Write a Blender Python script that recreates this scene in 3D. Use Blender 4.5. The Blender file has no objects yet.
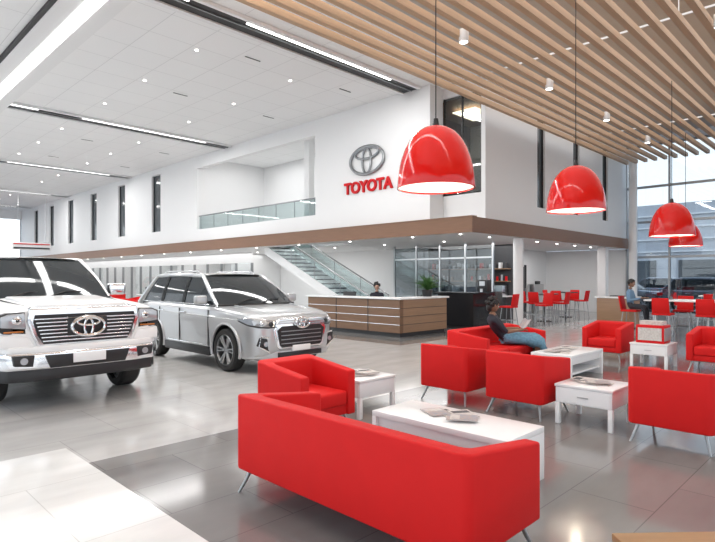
import bpy, bmesh, math, random
from mathutils import Vector, Matrix
random.seed(4)
S=bpy.context.scene
R=math.radians
# ---------------------------------------------------------------- materials
def mat(name,col,rough=.5,metal=0,es=0,coat=0,var=0.0,scale=8,bump=0,spec=None,stretch=None,col2=None,bscale=None):
    m=bpy.data.materials.new(name); m.use_nodes=True
    nt=m.node_tree; n=nt.nodes; l=nt.links; b=n['Principled BSDF']
    b.inputs['Base Color'].default_value=(*col,1); b.inputs['Roughness'].default_value=rough
    b.inputs['Metallic'].default_value=metal
    if coat: b.inputs['Coat Weight'].default_value=coat; b.inputs['Coat Roughness'].default_value=.05
    if spec is not None: b.inputs['Specular IOR Level'].default_value=spec
    if es: b.inputs['Emission Color'].default_value=(*col,1); b.inputs['Emission Strength'].default_value=es
    if var or bump:
        tc=n.new('ShaderNodeTexCoord'); mp=n.new('ShaderNodeMapping'); no=n.new('ShaderNodeTexNoise')
        l.new(tc.outputs['Object'],mp.inputs['Vector']); l.new(mp.outputs['Vector'],no.inputs['Vector'])
        if stretch: mp.inputs['Scale'].default_value=stretch
        no.inputs['Scale'].default_value=scale; no.inputs['Detail'].default_value=4
        if var:
            mx=n.new('ShaderNodeMixRGB'); c2=col2 or tuple(c*(1-var) for c in col)
            mx.inputs[1].default_value=(*col,1); mx.inputs[2].default_value=(*c2,1)
            l.new(no.outputs['Fac'],mx.inputs[0]); l.new(mx.outputs[0],b.inputs['Base Color'])
        if bump:
            bp=n.new('ShaderNodeBump'); bp.inputs['Strength'].default_value=bump; bp.inputs['Distance'].default_value=.01
            n2=n.new('ShaderNodeTexNoise'); n2.inputs['Scale'].default_value=bscale or 200
            l.new(tc.outputs['Object'],n2.inputs['Vector']); l.new(n2.outputs['Fac'],bp.inputs['Height']); l.new(bp.outputs[0],b.inputs['Normal'])
    return m
def glassmat(name,tint=(.97,.985,.985),base=.05,k=.5):
    m=bpy.data.materials.new(name); m.use_nodes=True; nt=m.node_tree; n=nt.nodes; l=nt.links
    n.remove(n['Principled BSDF']); o=n['Material Output']
    t=n.new('ShaderNodeBsdfTransparent'); t.inputs[0].default_value=(*tint,1)
    g=n.new('ShaderNodeBsdfGlossy'); g.inputs['Roughness'].default_value=0
    f=n.new('ShaderNodeLayerWeight'); f.inputs['Blend'].default_value=.5
    p=n.new('ShaderNodeMath'); p.operation='POWER'; p.inputs[1].default_value=4; l.new(f.outputs['Facing'],p.inputs[0])
    a=n.new('ShaderNodeMath'); a.operation='MULTIPLY_ADD'; a.inputs[1].default_value=k; a.inputs[2].default_value=base; a.use_clamp=True; l.new(p.outputs[0],a.inputs[0])
    mx=n.new('ShaderNodeMixShader'); l.new(a.outputs[0],mx.inputs[0])
    l.new(t.outputs[0],mx.inputs[1]); l.new(g.outputs[0],mx.inputs[2]); l.new(mx.outputs[0],o.inputs[0]); return m
M={}
M['white']=mat('wall_paint',(.83,.83,.83),.6,var=.02,scale=2)
M['white2']=mat('white_laminate',(.87,.87,.87),.25,var=.02,scale=3)
M['grey']=mat('grey_plenum',(.50,.50,.50),.8,var=.1,scale=2)
M['red']=mat('red_upholstery',(.68,.013,.013),.6,var=.12,scale=5,bump=.08,bscale=300,spec=.2)
M['redg']=mat('red_gloss',(.70,.007,.005),.12,coat=.1,var=.02,spec=.4)
M['redflat']=mat('red_sign',(.62,.008,.012),.5,var=.02,spec=.2)
M['chrome']=mat('chrome',(.75,.76,.78),.12,1,var=.02)
M['steel']=mat('brushed_steel',(.6,.61,.62),.28,1,var=.05)
M['steeld']=mat('grey_steel',(.36,.37,.38),.35,1,var=.05)
M['black']=mat('black_plastic',(.015,.015,.017),.4,var=.1)
M['dark']=mat('dark_metal',(.02,.02,.022),.45,var=.1)
M['char']=mat('charcoal',(.06,.06,.065),.5,var=.1)
M['rubber']=mat('tyre_rubber',(.02,.02,.02),.75,var=.2,scale=20)
M['wood']=mat('slat_wood',(.66,.44,.27),.5,var=.28,scale=3,stretch=(.4,8,8))
M['woodd']=mat('walnut_band',(.26,.13,.07),.4,var=.35,scale=3,stretch=(3,.6,20))
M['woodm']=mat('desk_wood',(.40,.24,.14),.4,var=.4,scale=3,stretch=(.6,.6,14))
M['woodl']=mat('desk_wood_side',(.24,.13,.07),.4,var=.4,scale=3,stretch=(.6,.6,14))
M['woodb']=mat('oak_table',(.45,.26,.12),.35,var=.3,scale=3,stretch=(1,8,8))
M['granite']=mat('granite',(.025,.025,.028),.12,var=.5,scale=60)
M['emit']=mat('light_diffuser',(1,.99,.97),.5,es=3.5)
M['emitw']=mat('warm_light',(1,.85,.6),.5,es=4)
M['spot']=mat('spot_lens',(1,.96,.9),.5,es=7)
M['truck']=mat('white_car_paint',(.90,.90,.895),.28,coat=.3,var=.01,spec=.3)
M['silver']=mat('silver_car_paint',(.50,.51,.52),.30,.55,coat=.8,var=.02)
M['outcar']=mat('grey_car_paint',(.10,.11,.13),.25,.4,coat=1,var=.02)
M['cglass']=mat('tinted_glass',(.03,.035,.038),.05,var=.05,spec=.45)
M['lamp']=mat('headlamp_glass',(.5,.52,.55),.08,.3,var=.3,scale=12,coat=1)
M['amber']=mat('amber_lens',(.6,.2,.05),.2,var=.1)
M['glass']=glassmat('clear_glass')
M['glasse']=glassmat('solar_glass',(.74,.78,.80),.06,.4)
M['glassr']=glassmat('railing_glass',(.80,.86,.86),.06,.4)
M['glassd']=glassmat('smoked_glass',(.62,.66,.68),.10,.4)
M['winddark']=mat('window_glazing_dark',(.10,.115,.125),.1,var=.3,scale=.6,spec=.5)
M['leaf']=mat('leaf',(.06,.17,.035),.5,var=.5,scale=6)
M['bark']=mat('bark',(.12,.08,.05),.8,var=.4)
M['asph']=mat('asphalt',(.26,.26,.27),.9,var=.3,scale=3)
M['grass']=mat('grass',(.08,.13,.05),.9,var=.5,scale=3)
M['panel']=mat('metal_cladding',(.55,.57,.60),.5,var=.15,scale=1)
M['paper']=mat('magazine_page',(.80,.78,.74),.4,var=.5,scale=30,col2=(.35,.30,.28))
M['paper2']=mat('magazine_cover',(.60,.35,.20),.3,var=.8,scale=25,col2=(.1,.25,.4))
M['skin']=mat('skin_dark',(.25,.125,.075),.5,var=.1)
M['skinl']=mat('skin_light',(.55,.33,.24),.5,var=.1)
M['hair']=mat('hair',(.012,.009,.008),.5,var=.4,scale=60)
M['jacket']=mat('navy_jacket',(.015,.017,.03),.7,var=.2)
M['denim']=mat('denim',(.20,.42,.58),.8,var=.7,scale=25)
M['shirt']=mat('blue_shirt',(.16,.28,.42),.7,var=.1)
M['pants']=mat('dark_trousers',(.03,.03,.04),.8,var=.1)
M['eye']=mat('eye_white',(.8,.8,.8),.3,var=.01)
M['lip']=mat('lips',(.25,.06,.05),.4,var=.05)
M['screen']=mat('screen',(.05,.06,.08),.1,var=.3)

def ceilmat():
    m=mat('ceiling_tiles',(.82,.82,.81),.7); n=m.node_tree.nodes; l=m.node_tree.links; b=n['Principled BSDF']
    tc=n.new('ShaderNodeTexCoord'); br=n.new('ShaderNodeTexBrick'); br.offset=0
    for k,v in (('Scale',1),('Mortar Size',.010),('Brick Width',1.2),('Row Height',1.2)): br.inputs[k].default_value=v
    br.inputs['Color1'].default_value=(.89,.89,.89,1); br.inputs['Color2'].default_value=(.875,.875,.875,1); br.inputs['Mortar'].default_value=(.70,.70,.70,1)
    l.new(tc.outputs['Object'],br.inputs['Vector']); l.new(br.outputs['Color'],b.inputs['Base Color']); return m
M['ceil']=ceilmat()
def floormat():
    m=mat('polished_floor_tile',(.5,.5,.5),.16); n=m.node_tree.nodes; l=m.node_tree.links; b=n['Principled BSDF']
    tc=n.new('ShaderNodeTexCoord'); sx=n.new('ShaderNodeSeparateXYZ'); l.new(tc.outputs['Object'],sx.inputs[0])
    def cmp(sock,op,v):
        k=n.new('ShaderNodeMath'); k.operation=op; l.new(sock,k.inputs[0]); k.inputs[1].default_value=v; return k.outputs[0]
    def mul(a,c,op='MULTIPLY'):
        k=n.new('ShaderNodeMath'); k.operation=op; l.new(a,k.inputs[0]); l.new(c,k.inputs[1]); return k.outputs[0]
    X,Y=sx.outputs[0],sx.outputs[1]
    dark=mul(cmp(X,'GREATER_THAN',1.77),cmp(Y,'LESS_THAN',5.12))
    dark2=mul(mul(cmp(X,'GREATER_THAN',10.2),cmp(Y,'GREATER_THAN',8.6)),cmp(Y,'LESS_THAN',16))
    dk=mul(dark,dark2,'MAXIMUM')
    window_sheen=mul(cmp(X,'LESS_THAN',1.77),cmp(Y,'LESS_THAN',5.72))  # light tile, painted brighter to stand in for window reflection on the floor
    def brick(c1,c2,mo,w,h):
        br=n.new('ShaderNodeTexBrick'); br.offset=.5
        for k,v in (('Scale',1),('Mortar Size',.004),('Brick Width',w),('Row Height',h)): br.inputs[k].default_value=v
        br.inputs['Color1'].default_value=(*c1,1); br.inputs['Color2'].default_value=(*c2,1); br.inputs['Mortar'].default_value=(*mo,1)
        l.new(tc.outputs['Object'],br.inputs['Vector']); return br.outputs['Color']
    A=brick((.56,.555,.54),(.53,.525,.515),(.42,.415,.41),1.2,1.2)
    B=brick((.235,.23,.222),(.205,.20,.195),(.14,.14,.135),1.2,.6)
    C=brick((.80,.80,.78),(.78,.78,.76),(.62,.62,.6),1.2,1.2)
    m1=n.new('ShaderNodeMixRGB'); l.new(dk,m1.inputs[0]); l.new(A,m1.inputs[1]); l.new(B,m1.inputs[2])
    m2=n.new('ShaderNodeMixRGB'); l.new(window_sheen,m2.inputs[0]); l.new(m1.outputs[0],m2.inputs[1]); l.new(C,m2.inputs[2])
    mp=n.new('ShaderNodeMapping'); mp.inputs['Scale'].default_value=(1,3,1); l.new(tc.outputs['Object'],mp.inputs['Vector'])
    no=n.new('ShaderNodeTexNoise'); no.inputs['Scale'].default_value=1.2; no.inputs['Detail'].default_value=8; l.new(mp.outputs[0],no.inputs['Vector'])
    rp=n.new('ShaderNodeMapRange'); rp.inputs[3].default_value=.80; rp.inputs[4].default_value=1.16; l.new(no.outputs['Fac'],rp.inputs[0])
    m3=n.new('ShaderNodeMixRGB'); m3.blend_type='MULTIPLY'; m3.inputs[0].default_value=1; l.new(m2.outputs[0],m3.inputs[1]); l.new(rp.outputs[0],m3.inputs[2])
    l.new(m3.outputs[0],b.inputs['Base Color'])
    rr=n.new('ShaderNodeMapRange'); rr.inputs[3].default_value=.05; rr.inputs[4].default_value=.16; l.new(no.outputs['Fac'],rr.inputs[0]); l.new(rr.outputs[0],b.inputs['Roughness'])
    b.inputs['Specular IOR Level'].default_value=.55
    return m
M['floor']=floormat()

# ---------------------------------------------------------------- mesh builder
class MB:
    def __init__(s): s.bm=bmesh.new(); s.mats=[]
    def mi(s,m):
        if isinstance(m,str): m=M[m]
        if m not in s.mats: s.mats.append(m)
        return s.mats.index(m)
    def add(s,t,m,X=None,recalc=True):
        if X is not None: bmesh.ops.transform(t,matrix=X,verts=t.verts)
        if recalc: bmesh.ops.recalc_face_normals(t,faces=t.faces)
        i=s.mi(m)
        for f in t.faces: f.material_index=i
        me=bpy.data.meshes.new('t'); t.to_mesh(me); t.free(); s.bm.from_mesh(me); bpy.data.meshes.remove(me)
    def hull8(s,v,m,bev=0,seg=2,X=None):
        t=bmesh.new(); vs=[t.verts.new(p) for p in v]
        for f in ((0,3,2,1),(4,5,6,7),(0,1,5,4),(1,2,6,5),(2,3,7,6),(3,0,4,7)): t.faces.new([vs[i] for i in f])
        if bev: bmesh.ops.bevel(t,geom=list(t.edges),offset=bev,segments=seg,affect='EDGES',profile=.5,clamp_overlap=True)
        s.add(t,m,X)
    def box(s,x0,x1,y0,y1,z0,z1,m,bev=0,seg=2,X=None):
        s.hull8([(x0,y0,z0),(x1,y0,z0),(x1,y1,z0),(x0,y1,z0),(x0,y0,z1),(x1,y0,z1),(x1,y1,z1),(x0,y1,z1)],m,bev,seg,X)
    def prism(s,pts,plane,a,b,m,bev=0,seg=2,X=None):
        fa=a if callable(a) else (lambda u,v:a); fb=b if callable(b) else (lambda u,v:b)
        P={'xy':lambda u,v,w:(u,v,w),'xz':lambda u,v,w:(u,w,v),'yz':lambda u,v,w:(w,u,v)}[plane]
        t=bmesh.new(); A=[t.verts.new(P(u,v,fa(u,v))) for u,v in pts]; B=[t.verts.new(P(u,v,fb(u,v))) for u,v in pts]
        t.faces.new(A); t.faces.new(B[::-1]); n=len(pts)
        for i in range(n): t.faces.new([A[i],B[i],B[(i+1)%n],A[(i+1)%n]])
        bmesh.ops.recalc_face_normals(t,faces=t.faces)
        if bev:
            es=[e for e in t.edges if len(e.link_faces)==2 and e.calc_face_angle(0)>.6]
            bmesh.ops.bevel(t,geom=es,offset=bev,segments=seg,affect='EDGES',profile=.5,clamp_overlap=True)
        s.add(t,m,X)
    def cyl(s,p0,p1,r0,m,r1=None,seg=16,X=None):
        p0=Vector(p0);p1=Vector(p1);d=p1-p0
        t=bmesh.new(); bmesh.ops.create_cone(t,cap_ends=True,segments=seg,radius1=r0,radius2=r0 if r1 is None else r1,depth=d.length)
        Q=Matrix.Translation((p0+p1)/2)@d.to_track_quat('Z','Y').to_matrix().to_4x4()
        s.add(t,m,(X@Q) if X is not None else Q)
    def ell(s,c,r,m,seg=16,X=None,rot=None):
        t=bmesh.new(); bmesh.ops.create_uvsphere(t,u_segments=seg,v_segments=max(6,seg*2//3),radius=1)
        Q=Matrix.Translation(c)
        if rot is not None: Q=Q@rot
        Q=Q@Matrix.Diagonal((*r,1)); s.add(t,m,(X@Q) if X is not None else Q)
    def lathe(s,prof,m,X=None,seg=32,closed=False):
        t=bmesh.new(); rings=[]
        for r,z in prof: rings.append([t.verts.new((r*math.cos(2*math.pi*i/seg),r*math.sin(2*math.pi*i/seg),z)) for i in range(seg)])
        k=len(rings)
        for j in range(k if closed else k-1):
            a=rings[j];b=rings[(j+1)%k]
            for i in range(seg): t.faces.new([a[i],a[(i+1)%seg],b[(i+1)%seg],b[i]])
        s.add(t,m,X,recalc=closed)
    def loft(s,secs,m,X=None,cap=True):
        t=bmesh.new(); rs=[[t.verts.new(p) for p in q] for q in secs]; n=len(rs[0])
        for a,b in zip(rs,rs[1:]):
            for i in range(n): t.faces.new([a[i],a[(i+1)%n],b[(i+1)%n],b[i]])
        if cap: t.faces.new(rs[0]); t.faces.new(rs[-1][::-1])
        s.add(t,m,X)
    def tube(s,pts,r,m,seg=8,closed=False,X=None,flat=1):
        pts=[Vector(p) for p in pts]; n=len(pts); t=bmesh.new(); rings=[]; up=None
        rr=r if isinstance(r,(list,tuple)) else [r]*n
        for i,p in enumerate(pts):
            a=pts[(i-1)%n] if (closed or i>0) else p; b=pts[(i+1)%n] if (closed or i<n-1) else p
            d=(b-a).normalized()
            if up is None: up=Vector((0,0,1)) if abs(d.z)<.9 else Vector((1,0,0))
            u=d.cross(up).normalized(); v=u.cross(d).normalized(); up=v
            rings.append([t.verts.new(p+u*math.cos(2*math.pi*k/seg)*rr[i]+v*math.sin(2*math.pi*k/seg)*rr[i]*flat) for k in range(seg)])
        for i in range(n if closed else n-1):
            a=rings[i];b=rings[(i+1)%n]
            for k in range(seg): t.faces.new([a[k],a[(k+1)%seg],b[(k+1)%seg],b[k]])
        if not closed: t.faces.new(rings[0]); t.faces.new(rings[-1][::-1])
        s.add(t,m,X)
    def mesh(s,name,angle=35):
        me=bpy.data.meshes.new(name); s.bm.to_mesh(me); s.bm.free()
        for m in s.mats: me.materials.append(m)
        for p in me.polygons: p.use_smooth=True
        me.set_sharp_from_angle(angle=R(angle)); return me
    def build(s,name,loc=(0,0,0),rz=0,angle=35):
        o=bpy.data.objects.new(name,s.mesh(name,angle)); S.collection.objects.link(o); o.location=loc; o.rotation_euler=(0,0,rz); return o
def inst(name,me,loc,rz=0):
    o=bpy.data.objects.new(name,me); S.collection.objects.link(o); o.location=loc; o.rotation_euler=(0,0,rz); return o
def simple(name,boxes,m,bev=0):
    b=MB()
    for q in boxes: b.box(*q,m,bev)
    return b.build(name)
def area(name,loc,sx,sy,W,rot=(0,0,0),col=(1,.99,.98)):
    L=bpy.data.lights.new(name,'AREA'); L.shape='RECTANGLE'; L.size=sx; L.size_y=sy; L.energy=W; L.color=col
    o=bpy.data.objects.new(name,L); S.collection.objects.link(o); o.location=loc; o.rotation_euler=rot; return o

# ---------------------------------------------------------------- ROOM SHELL
CZ=7.8
XW,XE,YS,YN=-7,27,-9,57
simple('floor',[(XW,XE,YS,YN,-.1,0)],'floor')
simple('ground_outside',[(-60,120,-80,120,-.3,-.12)],'asph')
simple('ceiling',[(XW-.2,XE+.2,YS-.2,YN+.2,CZ,CZ+.2)],'ceil')
b=MB()
for y in (11.2,22.2,33.2,44.2,53.5):
    b.box(XW,13.85,y-.30,y+.30,CZ-.05,CZ-.005,'dark')
    b.box(XW,13.85,y+.30,y+.44,CZ-.09,CZ-.005,'white')
    b.box(XW,13.85,y-.40,y-.30,CZ-.09,CZ-.005,'white')
    b.box(XW,13.85,y-.04,y-.0,CZ-.08,CZ-.05,'steeld')
    for k in range(3): b.box(-6+k*6.7,-6+k*6.7+5.2,y-.22,y-.16,CZ-.08,CZ-.05,'emit')
b.build('ceiling_track_light')
b=MB()
b.box(3.85,5.0,YS,YN-14,CZ-.12,CZ-.005,'white'); b.box(4.27,4.58,YS,YN-14,CZ-.14,CZ-.12,'emit'); b.box(3.76,3.85,YS,YN-14,CZ-.1,CZ-.005,'dark')
b.build('ceiling_linear_light')
b=MB()
for y in (13.4,16.6,19.8,24.4,27.6,30.8,35.6,38.8,46.5,49.5):
    for x in (-3,0.5,7.4,10.6):
        b.cyl((x,y,CZ-.012),(x,y,CZ-.004),.045,'spot',seg=12)
b.build('ceiling_downlights')
b=MB()
for y in (12.8,17,25.6,30.3):
    for x in (2.0,8.8,12.4): b.box(x-.25,x+.25,y-.02,y+.02,CZ-.015,CZ-.003,'char')
b.build('ceiling_air_vents')
for y in (11.2,22.2,33.2,44.2): area('track_lamp',(3.5,y,CZ-.12),18,.3,540)
area('linear_lamp',(4.42,14,CZ-.16),.4,36,700)
# slatted ceiling with grey plenum above
simple('ceiling_plenum',[(-6.8,25.6,YS+.1,8.55,CZ-.04,CZ-.005)],'grey')
b=MB(); y=8.3
while y>YS+.3:
    b.box(-6.5,25.2,y-.062,y+.062,6.60,6.74,'wood'); y-=.38
for x in (-4,4,12,20): b.box(x-.02,x+.02,YS+.2,8.35,6.76,6.80,'steel')
for x in (-4,4,12,20):
    for yy in (-8,-2,3,8): b.cyl((x,yy,6.74),(x,yy,CZ-.04),.01,'steel',seg=6)
b.build('slatted_wood_ceiling')
b=MB()
for x,y in ((5.6,6.3),(9.5,6.3),(13.4,6.3),(17.3,6.3),(21.2,6.3),(8.2,2.4),(12.4,2.4),(16.6,2.4),(20.8,2.4),(7.5,-1),(13,-1),(19,-1),(2.5,2.4),(3,-2)):
    b.cyl((x,y,6.50),(x,y,6.75),.10,'white2',seg=20); b.cyl((x,y,6.495),(x,y,6.505),.08,'spot',seg=16)
b.build('ceiling_spotlights')
area('slat_glow',(10,1,CZ-.1),26,14,1300)

def wall_x(b,x0,x1,ya,yb,za,zb,wins,zw0,zw1,m='white'):
    cur=ya
    for c,w in wins:
        b.box(x0,x1,cur,c-w/2,za,zb,m); b.box(x0,x1,c-w/2,c+w/2,za,zw0,m); b.box(x0,x1,c-w/2,c+w/2,zw1,zb,m); cur=c+w/2
    b.box(x0,x1,cur,yb,za,zb,m)
wins=[(29.7,1.1),(34.5,1.1),(39.2,1.1),(43.8,1.1),(48.3,1.1),(52.5,1.1)]
b=MB()
wall_x(b,13.9,14.15,25.1,YN,3.45,CZ,wins,4.25,7.46)
b.box(13.9,14.15,16,25.1,7.2,CZ,'white'); b.box(13.9,14.1,16,25.1,3.45,4.1,'white')
b.box(13.9,14.1,10.48,16,3.45,CZ,'white')
b.box(14.1,18,15.8,16,3.45,CZ,'white'); b.box(14.15,18,25.1,25.3,3.45,CZ,'white')
b.box(14.1,14.6,10.48,10.6,3.45,CZ,'white')
b.box(14.6,14.75,8.9,10.6,3.45,4.3,'white'); b.box(14.6,14.75,8.9,10.6,7.47,CZ,'white')
b.box(14.6,14.75,8.9,9.05,4.3,7.47,'white')
b.build('wall_east_upper')
b=MB()
for c,w in wins:
    b.box(14.05,14.08,c-w/2,c+w/2,4.25,7.46,'winddark')
    b.box(14.0,14.1,c-w/2,c-w/2+.05,4.25,7.46,'dark'); b.box(14.0,14.1,c+w/2-.05,c+w/2,4.25,7.46,'dark')
b.build('window_1')
b=MB(); b.box(14.66,14.68,9.05,10.48,4.3,7.47,'glassd')
for yy in (9.05,9.75,10.44): b.box(14.64,14.7,yy,yy+.04,4.3,7.47,'dark')
b.box(14.64,14.7,9.05,10.48,4.3,4.35,'dark'); b.build('window_2')
b=MB(); cur=14.75
for c in (18.3,21.3,24.3):
    b.box(cur,c-.3,8.9,9.1,3.45,CZ,'white'); b.box(c-.3,c+.3,8.9,9.1,3.45,4.13,'white'); b.box(c-.3,c+.3,8.9,9.1,7.4,CZ,'white'); cur=c+.3
b.box(cur,XE,8.9,9.1,3.45,CZ,'white')
b.build('wall_mezzanine_south')
b=MB()
for c in (18.3,21.3,24.3):
    b.box(c-.3,c+.3,9.02,9.05,4.13,7.4,'winddark'); b.box(c-.3,c-.26,8.97,9.06,4.13,7.4,'dark'); b.box(c+.26,c+.3,8.97,9.06,4.13,7.4,'dark')
b.build('window_3')
b=MB()
b.box(18,18.15,10.6,25.3,3.45,CZ,'white'); b.box(17.9,17.99,19.3,20.5,3.47,6.6,'char'); b.box(17.85,17.95,17.9,18.6,3.47,5.7,'grey')
b.box(17.0,17.2,16.0,18.0,3.45,CZ-.01,'white')
b.build('wall_mezzanine_back')
simple('wall_office_back',[(14.8,17.95,11.6,11.75,3.46,CZ-.02)],'char')
simple('column_mezzanine',[(14.5,14.8,17.1,17.4,3.46,CZ-.02)],'white')
b=MB(); b.box(15.6,16.9,9.9,10.8,7.3,7.34,'emitw'); b.box(14.8,17.9,9.15,11.6,7.42,7.45,'woodm'); b.build('office_ceiling_light')
area('balcony_lamp',(16,20.5,7.7),2.5,7,110)
b=MB(); b.box(14.0,14.02,16.05,25.05,4.1,4.75,'glassr'); b.tube([(14.0,16.02,4.78),(14.0,25.08,4.78)],.03,'steeld')
for k in range(8): b.cyl((14.03,16.2+k*1.25,4.1),(14.03,16.2+k*1.25,4.78),.018,'steeld',seg=8)
b.build('balcony_railing')
b=MB()
for q in ((13.75,14.6,8.85,YN),(14.6,15.9,8.85,15.5),(14.6,15.9,20.4,YN),(15.9,20,8.85,YN),(20,XE,8.85,13)):
    b.box(q[0],q[1],q[2],q[3],3.02,3.44,'white')
b.build('mezzanine_slab')
b=MB(); b.box(13.68,13.75,8.78,YN,3.0,3.46,'woodd'); b.box(13.75,XE,8.78,8.85,3.0,3.46,'woodd')
b.box(13.66,13.9,8.76,YN,3.46,3.49,'woodd'); b.build('trim_1')
b=MB()
for x,y in [(14.3+k*1.7,9.6) for k in range(7)]+[(14.3,11.5+k*3) for k in range(14)]+[(16.8,12+k*3) for k in range(14)]:
    b.cyl((x,y,3.0),(x,y,3.015),.045,'spot',seg=12)
b.build('soffit_downlights')
area('soffit_lamp_1',(16.5,12,2.95),3,5,110); area('soffit_lamp_2',(21.5,10.8,2.95),7,2.5,120); area('soffit_lamp_3',(17,36,2.95),3,36,480)
simple('wall_east_lower',[(19.85,20,13,YN,0,3.02)],'white')
simple('wall_cafe',[(20,XE,12.85,13,0,3.02)],'white')
b=MB()
for x in (21.3,23.6):
    b.box(x,x+1.0,12.77,12.82,0.01,2.2,'char',.01); b.box(x-.08,x,12.76,12.84,0.01,2.28,'dark'); b.box(x+1,x+1.08,12.76,12.84,0.01,2.28,'dark'); b.cyl((x+.9,12.74,1.0),(x+.9,12.74,1.15),.015,'steel')
b.build('door_1')
b=MB(); b.box(22.45,23.3,12.8,12.84,1.2,2.0,'white2',.005); b.box(22.5,23.25,12.79,12.8,1.65,1.95,'redflat'); b.build('wall_poster')
b=MB(); b.box(24.9,25.9,12.45,12.82,.75,1.35,'steel',.03); b.box(25.0,25.4,12.4,12.5,1.35,1.5,'dark',.02); b.box(25.1,25.7,12.6,12.82,.0,.75,'steel',.02); b.build('water_fountain')
b=MB(); b.box(16.4,16.5,24,YN,2.45,3.02,'white')
for k in range(23):
    y=24+k*1.5; b.box(16.38,16.52,y-.03,y+.03,0,2.45,'steeld')
b.box(16.38,16.5,24,YN,0,.12,'white'); b.box(16.44,16.46,24,YN,.12,2.45,'glass'); b.build('window_4')
b=MB()
for k in range(5): b.box(16.5,19.8,26+k*6.2,26.1+k*6.2,0,3.0,'white')
for k in range(5): b.box(19.78,19.84,27+k*6.2,30+k*6.2,.9,2.4,'redflat' if k%2==0 else 'char')
b.build('office_partition')
b=MB(); b.box(17.9,17.92,10.6,15.4,.1,2.9,'glassd')
for y in (10.6,11.8,13,14.2,15.4): b.box(17.87,17.95,y-.03,y+.03,0,3.0,'steel')
b.box(17.87,17.95,10.6,15.4,2.4,2.46,'steel'); b.box(17.87,17.95,10.6,15.4,0,.1,'steel'); b.build('window_5')
b=MB(); b.box(19.2,19.8,10.8,15.0,0,.9,'char'); b.box(19.15,19.82,10.75,15.05,.9,.95,'white2')
b.box(19.78,19.84,10.8,15.0,.95,3.0,'char')
b.box(19.5,19.8,10.9,14.8,1.5,1.54,'woodm'); b.box(19.5,19.8,10.9,14.8,2.0,2.04,'woodm')
for k in range(19): b.cyl((19.6,11.0+k*.2,1.54),(19.6,11.0+k*.2,1.54+random.uniform(.15,.28)),.05,random.choice(['redflat','white2','char','steel','woodm']),seg=10)
for k in range(17): b.box(19.55,19.7,11.0+k*.22,11.1+k*.22,2.04,2.04+random.uniform(.12,.25),random.choice(['redflat','white2','char','steel']))
for k in range(4): b.box(19.3,19.7,11.0+k*1.0,11.4+k*1.0,.95,1.35,'dark' if k%2 else 'steel',.02)
b.build('kitchen_shelving')
b=MB(); b.box(XW,13.9,YN,YN+.2,0,3.4,'white'); b.box(XW,13.9,YN,YN+.2,7.0,CZ,'white')
for k in range(9): b.box(XW+k*2.6-.05,XW+k*2.6+.05,YN,YN+.1,3.4,7.0,'steel')
b.box(XW,13.9,YN+.04,YN+.06,3.4,7.0,'glass'); b.box(13.9,20,YN,YN+.2,0,CZ,'white'); b.build('wall_north')
b=MB(); b.box(10.6,13.2,46,46.1,3.75,4.3,'white2'); b.box(10.7,13.1,45.97,46,3.82,3.95,'char'); b.box(10.7,13.1,45.96,45.99,4.15,4.22,'redflat')
b.cyl((11,46.05,4.3),(11,46.05,CZ),.02,'steel'); b.cyl((12.8,46.05,4.3),(12.8,46.05,CZ),.02,'steel'); b.build('hanging_sign')
def curtain(name,axis,c,a,bb,step,z1=CZ,post='white2',zs=(.05,2.6,5.2),gl='glass'):
    b=MB(); n=int(round((bb-a)/step))
    for k in range(n+1):
        p=a+k*step
        if axis=='x': b.box(c-.08,c+.08,p-.035,p+.035,0,z1,post)
        else: b.box(p-.035,p+.035,c-.08,c+.08,0,z1,post)
    for z in list(zs)+[z1-.1]:
        if axis=='x': b.box(c-.06,c+.06,a,bb,z-.05,z+.05,post)
        else: b.box(a,bb,c-.06,c+.06,z-.05,z+.05,post)
    if axis=='x': b.box(c-.005,c+.005,a,bb,.1,z1-.1,gl)
    else: b.box(a,bb,c-.005,c+.005,.1,z1-.1,gl)
    b.build(name)
curtain('window_6','x',XE,YS,8.9,1.79,post='steeld',zs=(.05,2.6,4.2,5.8),gl='glasse')
curtain('window_7','y',YS,XW,XE,2.0)
curtain('window_8','x',XW,YS,YN,3.0)
simple('wall_east_cafe_end',[(XE-.02,XE+.15,8.9,13,0,3.0)],'white')
b=MB(); b.cyl((26.4,8.45,0),(26.4,8.45,CZ),.18,'white2',seg=24); b.cyl((26.4,8.45,0),(26.4,8.45,.06),.25,'steel',seg=24); b.build('column_round')
b=MB(); b.cyl((17.2,9.2,0),(17.2,9.2,3.01),.17,'white2',seg=24); b.cyl((17.2,9.2,0),(17.2,9.2,.06),.22,'steel',seg=24); b.build('column_cafe')
b=MB(); b.box(24.6,24.95,9.0,9.35,0,3.01,'white2'); b.build('column_square')

# ---------------------------------------------------------------- stairs
b=MB(); n=17; y0,z0,y1,z1=13.9,0,20.4,3.05; dy=(y1-y0)/n; dz=z1/n
for xx in (14.65,15.78): b.prism([(y0-.1,0),(y0+.35,0),(y1,z1-.30),(y1,z1+.10),(y0-.1,.20)],'yz',xx,xx+.06,'white2')
for k in range(n): b.box(14.7,15.8,y0+k*dy,y0+(k+1)*dy+.03,(k+1)*dz-.05,(k+1)*dz,'char')
for xx in (14.68,15.81):
    b.tube([(xx,y0,1.0),(xx,y1,z1+.95)],.03,'steeld')
    for k in range(0,n+1,4): b.cyl((xx,y0+k*dy,k*dz),(xx,y0+k*dy,k*dz+.97),.016,'steeld',seg=8)
    b.prism([(y0,.15),(y1,z1+.1),(y1,z1+.88),(y0,.93)],'yz',xx-.005,xx+.005,'glassr')
b.build('staircase')

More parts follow.
